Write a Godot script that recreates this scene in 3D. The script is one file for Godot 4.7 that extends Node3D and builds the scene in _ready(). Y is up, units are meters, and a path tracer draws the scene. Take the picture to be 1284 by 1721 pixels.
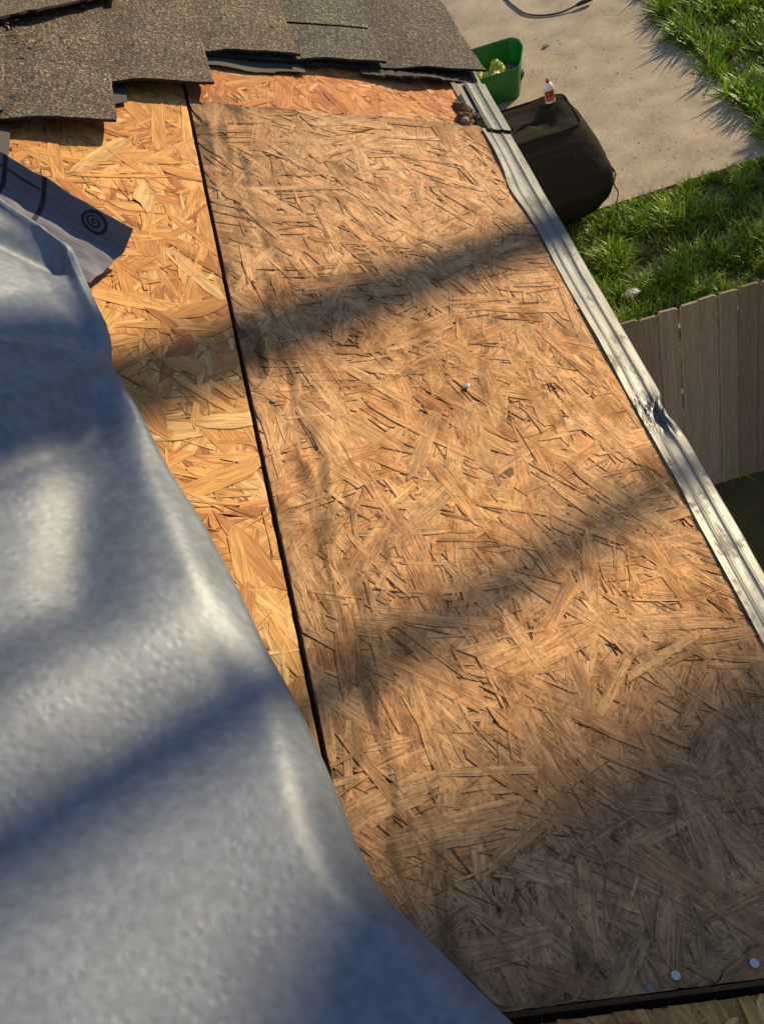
extends Node3D
# A roof under repair, seen along its eave: weathered and fresh OSB sheathing, torn shingles, a silver tarp, and the back yard far below.
# Roof frame: x runs down the slope (s), y off the roof, -z along the eave away from the camera (e).

const EYE := 7.2            # camera height over the yard
const OFF := 0.71           # camera distance from the roof plane
const PITCH := 0.41284      # 23.65 degrees
var RF := Transform3D()     # roof frame -> world
var SUN := Vector3()        # direction in which sunlight travels
var names := {}
var M := {}
var rng := RandomNumberGenerator.new()

# ------------------------------------------------------------------ naming
func numbered(called: String) -> String:
	var n: int = names.get(called, 0)
	names[called] = n + 1
	return called if n == 0 else "%s_%03d" % [called, n]

func tag(o: Node, label: String, category := "", group := "", kind := "") -> Node:
	if label: o.set_meta("label", label)
	if category: o.set_meta("category", category)
	if group: o.set_meta("group", group)
	if kind: o.set_meta("kind", kind)
	return o

func thing(called: String, label: String, category: String, at := Transform3D(), group := "") -> Node3D:
	var o := Node3D.new()
	o.name = numbered(called)
	o.transform = at
	add_child(o, true)
	tag(o, label, category, group)
	return o

func part(called: String, mesh: Mesh, mat: Material, parent: Node, at := Transform3D()) -> MeshInstance3D:
	var o := MeshInstance3D.new()
	o.mesh = mesh
	o.material_override = mat
	o.transform = at
	if parent == self:
		o.name = numbered(called)
	else:
		var key := "%d/%s" % [parent.get_instance_id(), called]
		o.name = called if not names.has(key) else "%s_%03d" % [called, names[key]]
		names[key] = names.get(key, 0) + 1
	parent.add_child(o, true)
	return o

# ------------------------------------------------------------------ meshes
class Acc:
	var v := PackedVector3Array()
	var n := PackedVector3Array()
	var c := PackedColorArray()
	var t := PackedVector2Array()
	var t2 := PackedVector2Array()
	var ix := PackedInt32Array()
	func p(a: Vector3, b: Vector3, uv := Vector2(), uv2 := Vector2(), col := Color.WHITE) -> int:
		v.append(a); n.append(b); t.append(uv); t2.append(uv2); c.append(col)
		return v.size() - 1
	func q(a: int, b: int, d: int, e: int) -> void:
		ix.append(a); ix.append(b); ix.append(d); ix.append(a); ix.append(d); ix.append(e)
	func mesh() -> ArrayMesh:
		var arr := []
		arr.resize(Mesh.ARRAY_MAX)
		arr[Mesh.ARRAY_VERTEX] = v; arr[Mesh.ARRAY_NORMAL] = n; arr[Mesh.ARRAY_COLOR] = c
		arr[Mesh.ARRAY_TEX_UV] = t; arr[Mesh.ARRAY_TEX_UV2] = t2; arr[Mesh.ARRAY_INDEX] = ix
		var m := ArrayMesh.new()
		m.add_surface_from_arrays(Mesh.PRIMITIVE_TRIANGLES, arr)
		return m
	func face(a: Vector3, b: Vector3, d: Vector3, e: Vector3, col := Color.WHITE, uv := Vector2(), us := Vector2(1, 1)) -> void:
		var nn := (b - a).cross(e - a).normalized()
		var k := p(a, nn, uv, uv, col)
		p(b, nn, uv + Vector2(us.x, 0), uv, col); p(d, nn, uv + us, uv, col); p(e, nn, uv + Vector2(0, us.y), uv, col)
		q(k, k + 3, k + 2, k + 1)
	func box(lo: Vector3, hi: Vector3, col := Color.WHITE, k := 4.0) -> void:
		var d := hi - lo
		face(Vector3(lo.x, hi.y, hi.z), Vector3(hi.x, hi.y, hi.z), Vector3(hi.x, hi.y, lo.z), Vector3(lo.x, hi.y, lo.z), col, Vector2(lo.x, lo.z) * k, Vector2(d.x, d.z) * k)
		face(Vector3(lo.x, lo.y, lo.z), Vector3(hi.x, lo.y, lo.z), Vector3(hi.x, lo.y, hi.z), Vector3(lo.x, lo.y, hi.z), col, Vector2(lo.x, lo.z) * k, Vector2(d.x, d.z) * k)
		face(Vector3(lo.x, lo.y, hi.z), Vector3(hi.x, lo.y, hi.z), Vector3(hi.x, hi.y, hi.z), Vector3(lo.x, hi.y, hi.z), col, Vector2(lo.x, lo.y) * k, Vector2(d.x, d.y) * k)
		face(Vector3(hi.x, lo.y, lo.z), Vector3(lo.x, lo.y, lo.z), Vector3(lo.x, hi.y, lo.z), Vector3(hi.x, hi.y, lo.z), col, Vector2(lo.x, lo.y) * k, Vector2(d.x, d.y) * k)
		face(Vector3(hi.x, lo.y, hi.z), Vector3(hi.x, lo.y, lo.z), Vector3(hi.x, hi.y, lo.z), Vector3(hi.x, hi.y, hi.z), col, Vector2(lo.z, lo.y) * k, Vector2(d.z, d.y) * k)
		face(Vector3(lo.x, lo.y, lo.z), Vector3(lo.x, lo.y, hi.z), Vector3(lo.x, hi.y, hi.z), Vector3(lo.x, hi.y, lo.z), col, Vector2(lo.z, lo.y) * k, Vector2(d.z, d.y) * k)

func box(lo: Vector3, hi: Vector3) -> ArrayMesh:
	var a := Acc.new()
	a.box(lo, hi)
	return a.mesh()

# A sheet of nx by nz cells given by f(u, v), thickness th downwards; cells for which keep(u, v) is false are cut out.
func slab(nx: int, nz: int, f: Callable, th := 0.0, us := Vector2(1, 1), keep = null, wrap := false, colf = null, wall := 1.0) -> ArrayMesh:
	var w := nx + 1
	var pts := PackedVector3Array()
	for j in nz + 1:
		for i in w:
			pts.append(f.call(float(i) / nx, float(j) / nz))
	var nor := PackedVector3Array()
	for j in nz + 1:
		for i in w:
			var i0 := maxi(i - 1, 0); var i1 := mini(i + 1, nx)
			if wrap and (i == 0 or i == nx):
				i0 = nx - 1; i1 = 1
			var du := pts[j * w + i1] - pts[j * w + i0]
			var dv := pts[mini(j + 1, nz) * w + i] - pts[maxi(j - 1, 0) * w + i]
			var nn := du.cross(dv)
			nor.append(nn.normalized() if nn.length_squared() > 1e-18 else Vector3.UP)
	var a := Acc.new()
	for side in (2 if th > 0.0 else 1):
		for j in nz + 1:
			for i in w:
				var k := j * w + i
				var uv := Vector2(float(i) / nx * us.x, float(j) / nz * us.y) if us.x > 0.0 else Vector2(pts[k].x, -pts[k].z) / -us.x
				var col: Color = colf.call(float(i) / nx, float(j) / nz) if colf != null else Color.WHITE
				a.p(pts[k] - nor[k] * th * side, nor[k] * (1 - 2 * side), uv, Vector2(float(i) / nx, float(j) / nz), col)
	var ok := func(i: int, j: int) -> bool:
		if i < 0 or j < 0 or i >= nx or j >= nz: return false
		return keep == null or keep.call((i + 0.5) / nx, (j + 0.5) / nz)
	var base := w * (nz + 1)
	for j in nz:
		for i in nx:
			if keep != null and not ok.call(i, j): continue
			var k := j * w + i
			a.q(k, k + w, k + w + 1, k + 1)
			if th <= 0.0: continue
			a.q(base + k, base + k + 1, base + k + w + 1, base + k + w)
			for e in 4:
				var di: int = [0, 1, 0, -1][e]; var dj: int = [-1, 0, 1, 0][e]
				if wrap and di != 0 and (i + di < 0 or i + di >= nx): continue
				if i > 0 and i < nx - 1 and j > 0 and j < nz - 1 and keep == null: break
				if ok.call(i + di, j + dj): continue
				var c0: int = [k, k + 1, k + w + 1, k + w][e]; var c1: int = [k + 1, k + w + 1, k + w, k][e]
				var nn := nor[c0].cross(pts[c1] - pts[c0]).normalized() * -1.0
				var uv0 := a.t[c0]; var uv1 := a.t[c1]
				var wc0 := a.c[c0] * wall; var wc1 := a.c[c1] * wall
				wc0.a = 1.0; wc1.a = 1.0
				var s := a.p(pts[c0], nn, uv0, a.t2[c0], wc0); a.p(pts[c1], nn, uv1, a.t2[c1], wc1)
				a.p(pts[c1] - nor[c1] * th, nn, uv1 + Vector2(0.01, 0.01), a.t2[c1], wc1); a.p(pts[c0] - nor[c0] * th, nn, uv0 + Vector2(0.01, 0.01), a.t2[c0], wc0)
				a.q(s, s + 1, s + 2, s + 3)
	return a.mesh()

func tube(path: PackedVector3Array, radii: PackedFloat32Array, sides := 10, uvl := 4.0) -> ArrayMesh:
	var a := Acc.new()
	var side := Vector3.RIGHT
	var run := 0.0
	for i in path.size():
		var d := (path[mini(i + 1, path.size() - 1)] - path[maxi(i - 1, 0)]).normalized()
		side = (side - d * side.dot(d))
		if side.length() < 0.05: side = d.cross(Vector3(0.3, 0.5, 0.8))
		side = side.normalized()
		var up := d.cross(side)
		if i > 0: run += path[i].distance_to(path[i - 1])
		for k in sides + 1:
			var g := TAU * k / sides
			var o := side * cos(g) + up * sin(g)
			a.p(path[i] + o * radii[i], o, Vector2(float(k) / sides, run * uvl))
	for i in path.size() - 1:
		for k in sides:
			var b := i * (sides + 1) + k
			a.q(b, b + sides + 1, b + sides + 2, b + 1)
	for end in [0, path.size() - 1]:
		var d := (path[end] - path[1 if end == 0 else end - 1]).normalized()
		var c := a.p(path[end] + d * radii[end] * 0.3, d)
		for k in sides:
			var b: int = end * (sides + 1) + k
			a.ix.append(c); a.ix.append(b if end == 0 else b + 1); a.ix.append(b + 1 if end == 0 else b)
	return a.mesh()

func spline(pts: Array, steps: int) -> PackedVector3Array:
	var out := PackedVector3Array()
	for i in pts.size() - 1:
		var p0: Vector3 = pts[maxi(i - 1, 0)]; var p1: Vector3 = pts[i]; var p2: Vector3 = pts[i + 1]; var p3: Vector3 = pts[mini(i + 2, pts.size() - 1)]
		for k in steps:
			out.append(p1.cubic_interpolate(p2, p0, p3, float(k) / steps))
	out.append(pts[-1])
	return out

func lathe(profile: Array, sides: int, squash := 1.0) -> ArrayMesh:   # profile: Vector2(radius, height) bottom to top
	return slab(sides, profile.size() - 1, func(u: float, v: float) -> Vector3:
		var p: Vector2 = profile[int(round(v * (profile.size() - 1)))]
		return Vector3(cos(-u * TAU) * p.x, p.y, sin(-u * TAU) * p.x * squash), 0.0, Vector2(1, 1), null, true)

# ------------------------------------------------------------------ textures
func noise(f: float, oct := 4, sd := 1, type := FastNoiseLite.TYPE_SIMPLEX_SMOOTH) -> FastNoiseLite:
	var n := FastNoiseLite.new()
	n.noise_type = type; n.frequency = f; n.fractal_octaves = oct; n.seed = sd
	return n

func bytes_of(n: FastNoiseLite, w: int, h: int, sw := 0, sh := 0) -> PackedByteArray:   # grey noise, optionally made small and stretched
	var im := n.get_seamless_image(sw if sw else w, sh if sh else h)
	im.convert(Image.FORMAT_L8)
	if sw: im.resize(w, h, Image.INTERPOLATE_CUBIC)
	return im.get_data()

func grey_tex(d: PackedByteArray, w: int, h: int) -> ImageTexture:
	return ImageTexture.create_from_image(Image.create_from_data(w, h, false, Image.FORMAT_L8, d))

func rgb_tex(d: PackedByteArray, w: int, h: int) -> ImageTexture:
	return ImageTexture.create_from_image(Image.create_from_data(w, h, false, Image.FORMAT_RGB8, d))

func lin(r: float, g: float, b: float) -> Color:
	return Color(r, g, b).linear_to_srgb()

func mat(col: Color, rough := 0.8, metal := 0.0) -> StandardMaterial3D:
	var m := StandardMaterial3D.new()
	m.albedo_color = col; m.roughness = rough; m.metallic = metal
	return m

func make_materials() -> void:
	# wood grain: streaks along V, pores, fine fibres
	var w := 1024
	var a := bytes_of(noise(0.05, 3, 11), w, w, w, 40)
	var b := bytes_of(noise(0.012, 3, 12), w, w, w, 24)
	var c := bytes_of(noise(0.22, 3, 13), w, w, w, 44)
	var fine := bytes_of(noise(0.3, 2, 14), w, w)
	var g := PackedByteArray(); g.resize(w * w)
	var hgt := PackedByteArray(); hgt.resize(w * w)
	for i in w * w:
		var x := (a[i] - 128) * 0.0050 + (b[i] - 128) * 0.0035 + (c[i] - 128) * 0.0085 + (fine[i] - 128) * 0.0016
		x = clampf(x, -0.75, 0.75)
		var dark := maxf(0.0, 0.36 - c[i] / 255.0) * 1.6
		g[i] = int(clampf(228.0 + x * 44.0 - dark * 60.0, 50, 255))
		hgt[i] = int(clampf(140.0 + x * 70.0 - dark * 90.0, 0, 255))
	var grain := grey_tex(g, w, w)
	var grain_h := grey_tex(hgt, w, w)
	# weathering of the old panel: grey dirt down the seam, tea-coloured patches, specks, and shade painted into the near end
	var pw := 512
	var ph := 1024
	var n1 := bytes_of(noise(0.008, 5, 21), pw, ph)
	var n2 := bytes_of(noise(0.02, 4, 22), pw, ph)
	var n5 := bytes_of(noise(0.045, 5, 25), pw, ph)
	var n4 := bytes_of(noise(0.03, 4, 24), pw, ph, pw, 240)
	var n3 := bytes_of(noise(0.2, 3, 23), pw, ph)
	var st := PackedByteArray(); st.resize(pw * ph * 3)
	for y in ph:
		var e := 1.0 - float(y) / ph          # 0 near the camera .. 1 far
		for x in pw:
			var i := y * pw + x
			var s := float(x) / pw
			var q1 := n1[i] / 255.0; var q2 := n2[i] / 255.0; var q3 := n3[i] / 255.0
			var seam := exp(-pow((s - 0.09 + (q1 - 0.5) * 0.12) / 0.05, 2.0)) * smoothstep(0.35, 0.70, n4[i] / 255.0) * 0.8
			var edge := smoothstep(0.05, 0.0, s) * 0.3 + smoothstep(0.06, 0.0, e) * 0.35 + smoothstep(0.96, 1.0, e) * 0.2
			var near_shade := smoothstep(0.34, 0.02, e + (q1 - 0.5) * 0.35 - s * 0.06) * 0.28  # painted shade: greys the near end under the thick stem's shadow
			var blot := smoothstep(0.58, 0.80, q1) * smoothstep(0.35, 0.65, n4[i] / 255.0) * 0.45
			var grey := clampf(seam * 0.95 + edge + near_shade + blot * 0.8 * q2, 0.0, 0.95)
			var tea := smoothstep(0.45, 0.75, q1 * 0.5 + q2 * 0.5) * 0.5 * smoothstep(1.0, 0.55, e) * smoothstep(0.1, 0.35, e)
			var bleach := (0.45 * smoothstep(0.55, 0.80, e + (q1 - 0.5) * 0.3))
			var n5v := n5[i] / 255.0
			var speck := (1.0 - smoothstep(0.64, 0.76, q3) * 0.22) * (1.0 - 0.12 * smoothstep(0.50, 0.80, n5v)) * (1.0 - 0.10 * smoothstep(0.50, 0.75, q2))
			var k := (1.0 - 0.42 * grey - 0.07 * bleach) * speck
			st[i * 3] = int(clampf(255.0 * k * (1.0 - 0.10 * tea), 0, 255))
			st[i * 3 + 1] = int(clampf(255.0 * k * (0.975 + 0.025 * grey + 0.05 * bleach - 0.20 * tea), 0, 255))
			st[i * 3 + 2] = int(clampf(255.0 * k * (0.90 + 0.07 * grey + 0.13 * bleach - 0.30 * tea), 0, 255))
	var stain_shade := rgb_tex(st, pw, ph)
	for which in ["old", "new"]:
		var m := mat(Color.WHITE, 0.82 if which == "old" else 0.62)
		m.vertex_color_use_as_albedo = true
		m.albedo_texture = grain
		m.heightmap_enabled = true
		m.heightmap_texture = grain_h
		m.heightmap_scale = 0.10 if which == "old" else 0.05
		m.metallic_specular = 0.3
		if which == "old":
			m.detail_enabled = true
			m.detail_blend_mode = BaseMaterial3D.BLEND_MODE_MUL
			m.detail_albedo = stain_shade
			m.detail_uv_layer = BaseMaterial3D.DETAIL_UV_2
		M[which] = m
	# plain timber that uses the grain
	var fw := mat(lin(0.37, 0.30, 0.215), 0.9)
	fw.albedo_texture = grain; fw.heightmap_enabled = true; fw.heightmap_texture = grain_h; fw.heightmap_scale = 0.3
	fw.vertex_color_use_as_albedo = true
	M.fence = fw
	var cw := mat(lin(0.20, 0.115, 0.055), 0.9)
	cw.albedo_texture = grain; cw.heightmap_enabled = true; cw.heightmap_texture = grain_h; cw.heightmap_scale = 0.15
	M.core = cw
	for q in [["core_old", lin(0.16, 0.092, 0.045)], ["core_new", lin(0.42, 0.21, 0.065)]]:
		var cq: StandardMaterial3D = cw.duplicate()
		cq.albedo_color = q[1]
		M[q[0]] = cq
	var lw := mat(lin(0.19, 0.115, 0.06), 0.9)
	lw.albedo_texture = grain; lw.heightmap_enabled = true; lw.heightmap_texture = grain_h; lw.heightmap_scale = 0.25
	M.lumber = lw
	# shingle granules
	var sw := 768
	var sd := PackedByteArray(); sd.resize(sw * sw * 3)
	var sh := PackedByteArray(); sh.resize(sw * sw)
	var big := bytes_of(noise(0.01, 4, 31), sw, sw)
	var r2 := RandomNumberGenerator.new(); r2.seed = 5
	var tones := [Vector3(0.21, 0.165, 0.11), Vector3(0.08, 0.062, 0.045), Vector3(0.03, 0.026, 0.022), Vector3(0.50, 0.41, 0.28), Vector3(0.06, 0.05, 0.04), Vector3(0.15, 0.12, 0.085)]
	for i in sw * sw:
		var t: Vector3 = tones[r2.randi() % 6] * (0.35 + 0.8 * r2.randf()) * (0.5 + 0.6 * big[i] / 255.0)
		var cc := lin(t.x, t.y, t.z)
		sd[i * 3] = int(cc.r * 255); sd[i * 3 + 1] = int(cc.g * 255); sd[i * 3 + 2] = int(cc.b * 255)
		sh[i] = int(255 * pow(r2.randf(), 0.8))
	var sm := mat(Color.WHITE, 0.85)
	sm.albedo_texture = rgb_tex(sd, sw, sw); sm.vertex_color_use_as_albedo = true
	sm.heightmap_enabled = true; sm.heightmap_texture = grey_tex(sh, sw, sw); sm.heightmap_scale = 0.3
	M.shingle = sm
	var felt := mat(lin(0.065, 0.058, 0.05), 0.8)
	felt.heightmap_enabled = true; felt.heightmap_texture = sm.heightmap_texture; felt.heightmap_scale = 0.03
	M.felt = felt
	# concrete
	var k1 := bytes_of(noise(0.006, 5, 41), 1024, 1024)
	var k2 := bytes_of(noise(0.05, 4, 42), 1024, 1024)
	var k3 := bytes_of(noise(0.3, 2, 43), 1024, 1024)
	var kd := PackedByteArray(); kd.resize(1024 * 1024 * 3)
	for i in 1024 * 1024:
		var x := 0.80 + (k1[i] - 128) / 255.0 * 0.20 + (k2[i] - 128) / 255.0 * 0.14 + (k3[i] - 128) / 255.0 * 0.10
		var st2 := smoothstep(0.68, 0.80, k2[i] / 255.0) * smoothstep(0.45, 0.6, k1[i] / 255.0)
		x *= 1.0 - 0.22 * st2
		kd[i * 3] = int(clampf(x * 255, 0, 255)); kd[i * 3 + 1] = int(clampf(x * 247 - 3 * st2, 0, 255)); kd[i * 3 + 2] = int(clampf(x * 232 - 10 * st2, 0, 255))
	var cm := mat(lin(0.50, 0.445, 0.35), 0.9)
	cm.albedo_texture = rgb_tex(kd, 1024, 1024); cm.uv1_triplanar = true; cm.uv1_world_triplanar = true; cm.uv1_scale = Vector3(0.3, 0.3, 0.3)
	cm.heightmap_enabled = true; cm.heightmap_texture = grey_tex(k3, 1024, 1024); cm.heightmap_scale = 0.1
	M.concrete = cm
	# soil under the lawn
	var gm := mat(lin(0.07, 0.075, 0.03), 1.0)
	gm.albedo_texture = rgb_tex(kd, 1024, 1024); gm.uv1_triplanar = true; gm.uv1_world_triplanar = true; gm.uv1_scale = Vector3(0.4, 0.4, 0.4)
	M.soil = gm
	# tarp: woven film with a pebbled surface
	var t1 := noise(0.026, 1, 51, FastNoiseLite.TYPE_CELLULAR)
	t1.cellular_return_type = FastNoiseLite.RETURN_DISTANCE
	t1.cellular_jitter = 0.75
	t1.fractal_type = FastNoiseLite.FRACTAL_NONE
	var d1 := bytes_of(t1, 1024, 1024)
	var d2 := bytes_of(noise(0.02, 4, 52), 1024, 1024)
	var d3 := bytes_of(noise(0.006, 3, 53), 1024, 1024)
	var td := PackedByteArray(); td.resize(1024 * 1024)
	var tc := PackedByteArray(); tc.resize(1024 * 1024)
	for y in 1024:
		for x in 1024:
			var i := y * 1024 + x
			var weave := 8.0 * (sin(x * TAU / 10.666) + sin(y * TAU / 10.666))
			var amt := clampf(d3[i] / 255.0 * 2.6 - 0.65, 0.0, 1.0)
			td[i] = int(clampf(128.0 + clampf((d1[i] - 70) * 1.6, -90, 60) * (0.2 + 0.8 * amt) + (d2[i] - 128) * 0.12 + weave * 0.10, 0, 255))
			tc[i] = int(clampf(226.0 + (d2[i] - 128) * 0.16 + weave * 0.08 + (d3[i] - 128) * 0.08, 0, 255))
	var tm := mat(lin(0.175, 0.208, 0.245), 0.5, 0.2)
	tm.albedo_texture = grey_tex(tc, 1024, 1024)
	tm.heightmap_enabled = true; tm.heightmap_texture = grey_tex(td, 1024, 1024); tm.heightmap_scale = 0.025
	M.tarp = tm
	# printed underlayment: fine lines, cross lines, a ring mark
	var fw2 := 768
	var fh := 384
	var fd := PackedByteArray(); fd.resize(fw2 * fh * 3)
	for y in fh:
		for x in fw2:
			var u := float(x) / fw2; var v := float(y) / fh
			var base := 0.86 + 0.07 * sin(v * 150.0) + 0.03 * sin(v * 61.0 + 1.0) + (k3[(y * 1024 + x) % 1048576] - 128) / 255.0 * 0.08
			var ink := 0.0
			for at in [0.40, 0.59]:
				ink = maxf(ink, 1.0 - smoothstep(0.009, 0.013, absf(u - at - 0.05 * v - 0.02 * sin(v * 3.0))))
			ink = maxf(ink, (1.0 - smoothstep(0.008, 0.016, absf(v - 0.14))) * smoothstep(0.60, 0.58, u))
			var dx := (u - 0.845) / 0.059; var dy := (v - 0.155) / 0.14
			var r := sqrt(dx * dx + dy * dy)
			var an := atan2(dy, dx)
			ink = maxf(ink, 1.0 - smoothstep(0.10, 0.15, absf(r - 0.88)))
			if r < 0.66: ink = maxf(ink, 1.0 - smoothstep(0.09, 0.13, absf(fposmod(r - 0.2 - an / TAU * 0.36, 0.36) - 0.18)))
			var k := base * (1.0 - 0.74 * ink)
			var o := (y * fw2 + x) * 3
			fd[o] = int(clampf(k * 235, 0, 255)); fd[o + 1] = int(clampf(k * 240, 0, 255)); fd[o + 2] = int(clampf(k * 255, 0, 255))
	var um := mat(lin(0.215, 0.205, 0.205), 0.6, 0.1)
	um.albedo_texture = rgb_tex(fd, fw2, fh)
	M.underlay = um
	# galvanised steel
	var zd := PackedByteArray(); zd.resize(512 * 512 * 3)
	var z1 := bytes_of(noise(0.02, 5, 61), 512, 512)
	var z2 := bytes_of(noise(0.11, 3, 62), 512, 512)
	var zr := PackedByteArray(); zr.resize(512 * 512)
	for i in 512 * 512:
		var dirt := 0.35 * smoothstep(0.55, 0.8, z1[i] / 255.0 * 0.75 + z2[i] / 255.0 * 0.25)
		var x := 0.93 + (z2[i] - 128) / 255.0 * 0.10
		zd[i * 3] = int(clampf(255 * (x - 0.30 * dirt), 0, 255)); zd[i * 3 + 1] = int(clampf(255 * (x - 0.34 * dirt), 0, 255)); zd[i * 3 + 2] = int(clampf(255 * (x * 0.98 - 0.40 * dirt), 0, 255))
		zr[i] = int(clampf(255 * (0.52 + 0.4 * dirt + (z2[i] - 128) / 255.0 * 0.15), 0, 255))
	var zm := mat(lin(0.165, 0.175, 0.18), 1.0, 0.7)
	zm.albedo_texture = rgb_tex(zd, 512, 512); zm.roughness_texture = grey_tex(zr, 512, 512)
	M.zinc = zm
	# cloth of the grill cover, plastics
	var gc := mat(lin(0.030, 0.027, 0.020), 0.95)
	gc.metallic_specular = 0.05
	gc.heightmap_enabled = true; gc.heightmap_texture = grey_tex(d2, 1024, 1024); gc.heightmap_scale = 0.35
	M.cover = gc
	var bin := mat(lin(0.008, 0.115, 0.02), 0.42)
	bin.backlight_enabled = true; bin.backlight = Color(0.1, 0.5, 0.14)
	M.bin = bin
	M.nail = mat(lin(0.42, 0.42, 0.41), 0.45, 0.5)
	M.nail_dull = mat(lin(0.17, 0.16, 0.15), 0.7, 0.3)
	M.hose = mat(lin(0.018, 0.018, 0.018), 0.45)
	var lf := mat(Color.WHITE, 0.42)
	lf.vertex_color_use_as_albedo = true
	lf.backlight_enabled = true; lf.backlight = Color(0.8, 0.9, 0.2)
	M.grass = lf
	var bk := mat(lin(0.16, 0.12, 0.085), 0.95)
	bk.albedo_texture = grain; bk.heightmap_enabled = true; bk.heightmap_texture = grain_h; bk.heightmap_scale = 1.2
	M.bark = bk
	M.stucco = mat(lin(0.55, 0.50, 0.42), 0.95)
	M.paint = mat(lin(0.7, 0.68, 0.62), 0.6)

# ------------------------------------------------------------------ OSB
func strand(a: Acc, c: Vector2, ang: float, length: float, wid: float, h: float, tilt: float, roll: float, curl: float, th: float, col: Color, lim: Rect2, r: RandomNumberGenerator) -> void:
	var n := 5 if length > 0.03 else 2
	var d := Vector2(cos(ang), sin(ang)); var pr := Vector2(-d.y, d.x)
	var skew0 := r.randf_range(-0.6, 0.6); var skew1 := clampf(skew0 + r.randf_range(-0.7, 0.7) * minf(1.0, length / wid * 0.5), -0.7, 0.7)
	var bow := r.randf_range(-0.05, 0.05) * wid * 2.0
	var t0 := r.randf_range(0.35, 1.0); var t1 := r.randf_range(0.35, 1.0)
	var off := Vector2(r.randf(), r.randf()) * 7.0
	var tone := r.randf_range(-0.07, 0.07)
	var base := a.v.size()
	var ps := []
	for i in n + 1:
		var t := float(i) / n
		var wk := wid * lerpf(t0, 1.0, smoothstep(0.0, 0.22, t)) * lerpf(t1, 1.0, smoothstep(1.0, 0.78, t)) * (1.0 + r.randf_range(-0.08, 0.08))
		for k in [-1, 0, 1]:
			var al := (t - 0.5) * length
			al += lerpf(skew0, skew1, t) * k * wid
			if i == 0 or i == n: al += r.randf_range(-0.4, 0.4) * minf(wid, length / n * 0.6)
			var ac: float = k * 0.5 * wk + bow * 4.0 * t * (1.0 - t) + r.randf_range(-0.03, 0.03) * wid
			var p := c + d * al + pr * ac
			p = p.clamp(lim.position, lim.end)
			var y: float = h + tilt * (t - 0.5) + roll * k * 0.5 + curl * (k * k) * (0.4 + t)
			var sl: Vector2 = d * (tilt / length) + pr * ((roll + 2.0 * curl * k) / wid)
			var nn := Vector3(-sl.x, 1.0, sl.y).normalized()
			var cc: Color = col * (1.0 + tone * (k + (t - 0.5) * 2.0))
			cc.a = 1.0
			a.p(Vector3(p.x, y, -p.y), nn, off + Vector2(ac / 0.42, al / 0.34), Vector2((p.x - lim.position.x) / lim.size.x, 1.0 - (p.y - lim.position.y) / lim.size.y), cc)
			ps.append(p)
	for i in n:
		for k in 2:
			var b := base + i * 3 + k
			a.q(b, b + 1, b + 4, b + 3)
	# edges
	var loop := []
	for i in n + 1: loop.append(i * 3)
	loop.append(n * 3 + 1)
	for i in n + 1: loop.append((n - i) * 3 + 2)
	loop.append(1)
	for i in loop.size():
		var i0: int = base + loop[i]; var i1: int = base + loop[(i + 1) % loop.size()]
		var ed := a.v[i1] - a.v[i0]
		var nn := ed.cross(Vector3.UP).normalized()
		var s := a.p(a.v[i0], nn, a.t[i0], a.t2[i0], a.c[i0]); a.p(a.v[i1], nn, a.t[i1], a.t2[i1], a.c[i1])
		a.p(a.v[i1] - Vector3(0, th, 0), nn, a.t[i1] + Vector2(0.01, 0), a.t2[i1], a.c[i1]); a.p(a.v[i0] - Vector3(0, th, 0), nn, a.t[i0] + Vector2(0.01, 0), a.t2[i0], a.c[i0])
		a.q(s, s + 1, s + 2, s + 3)

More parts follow.
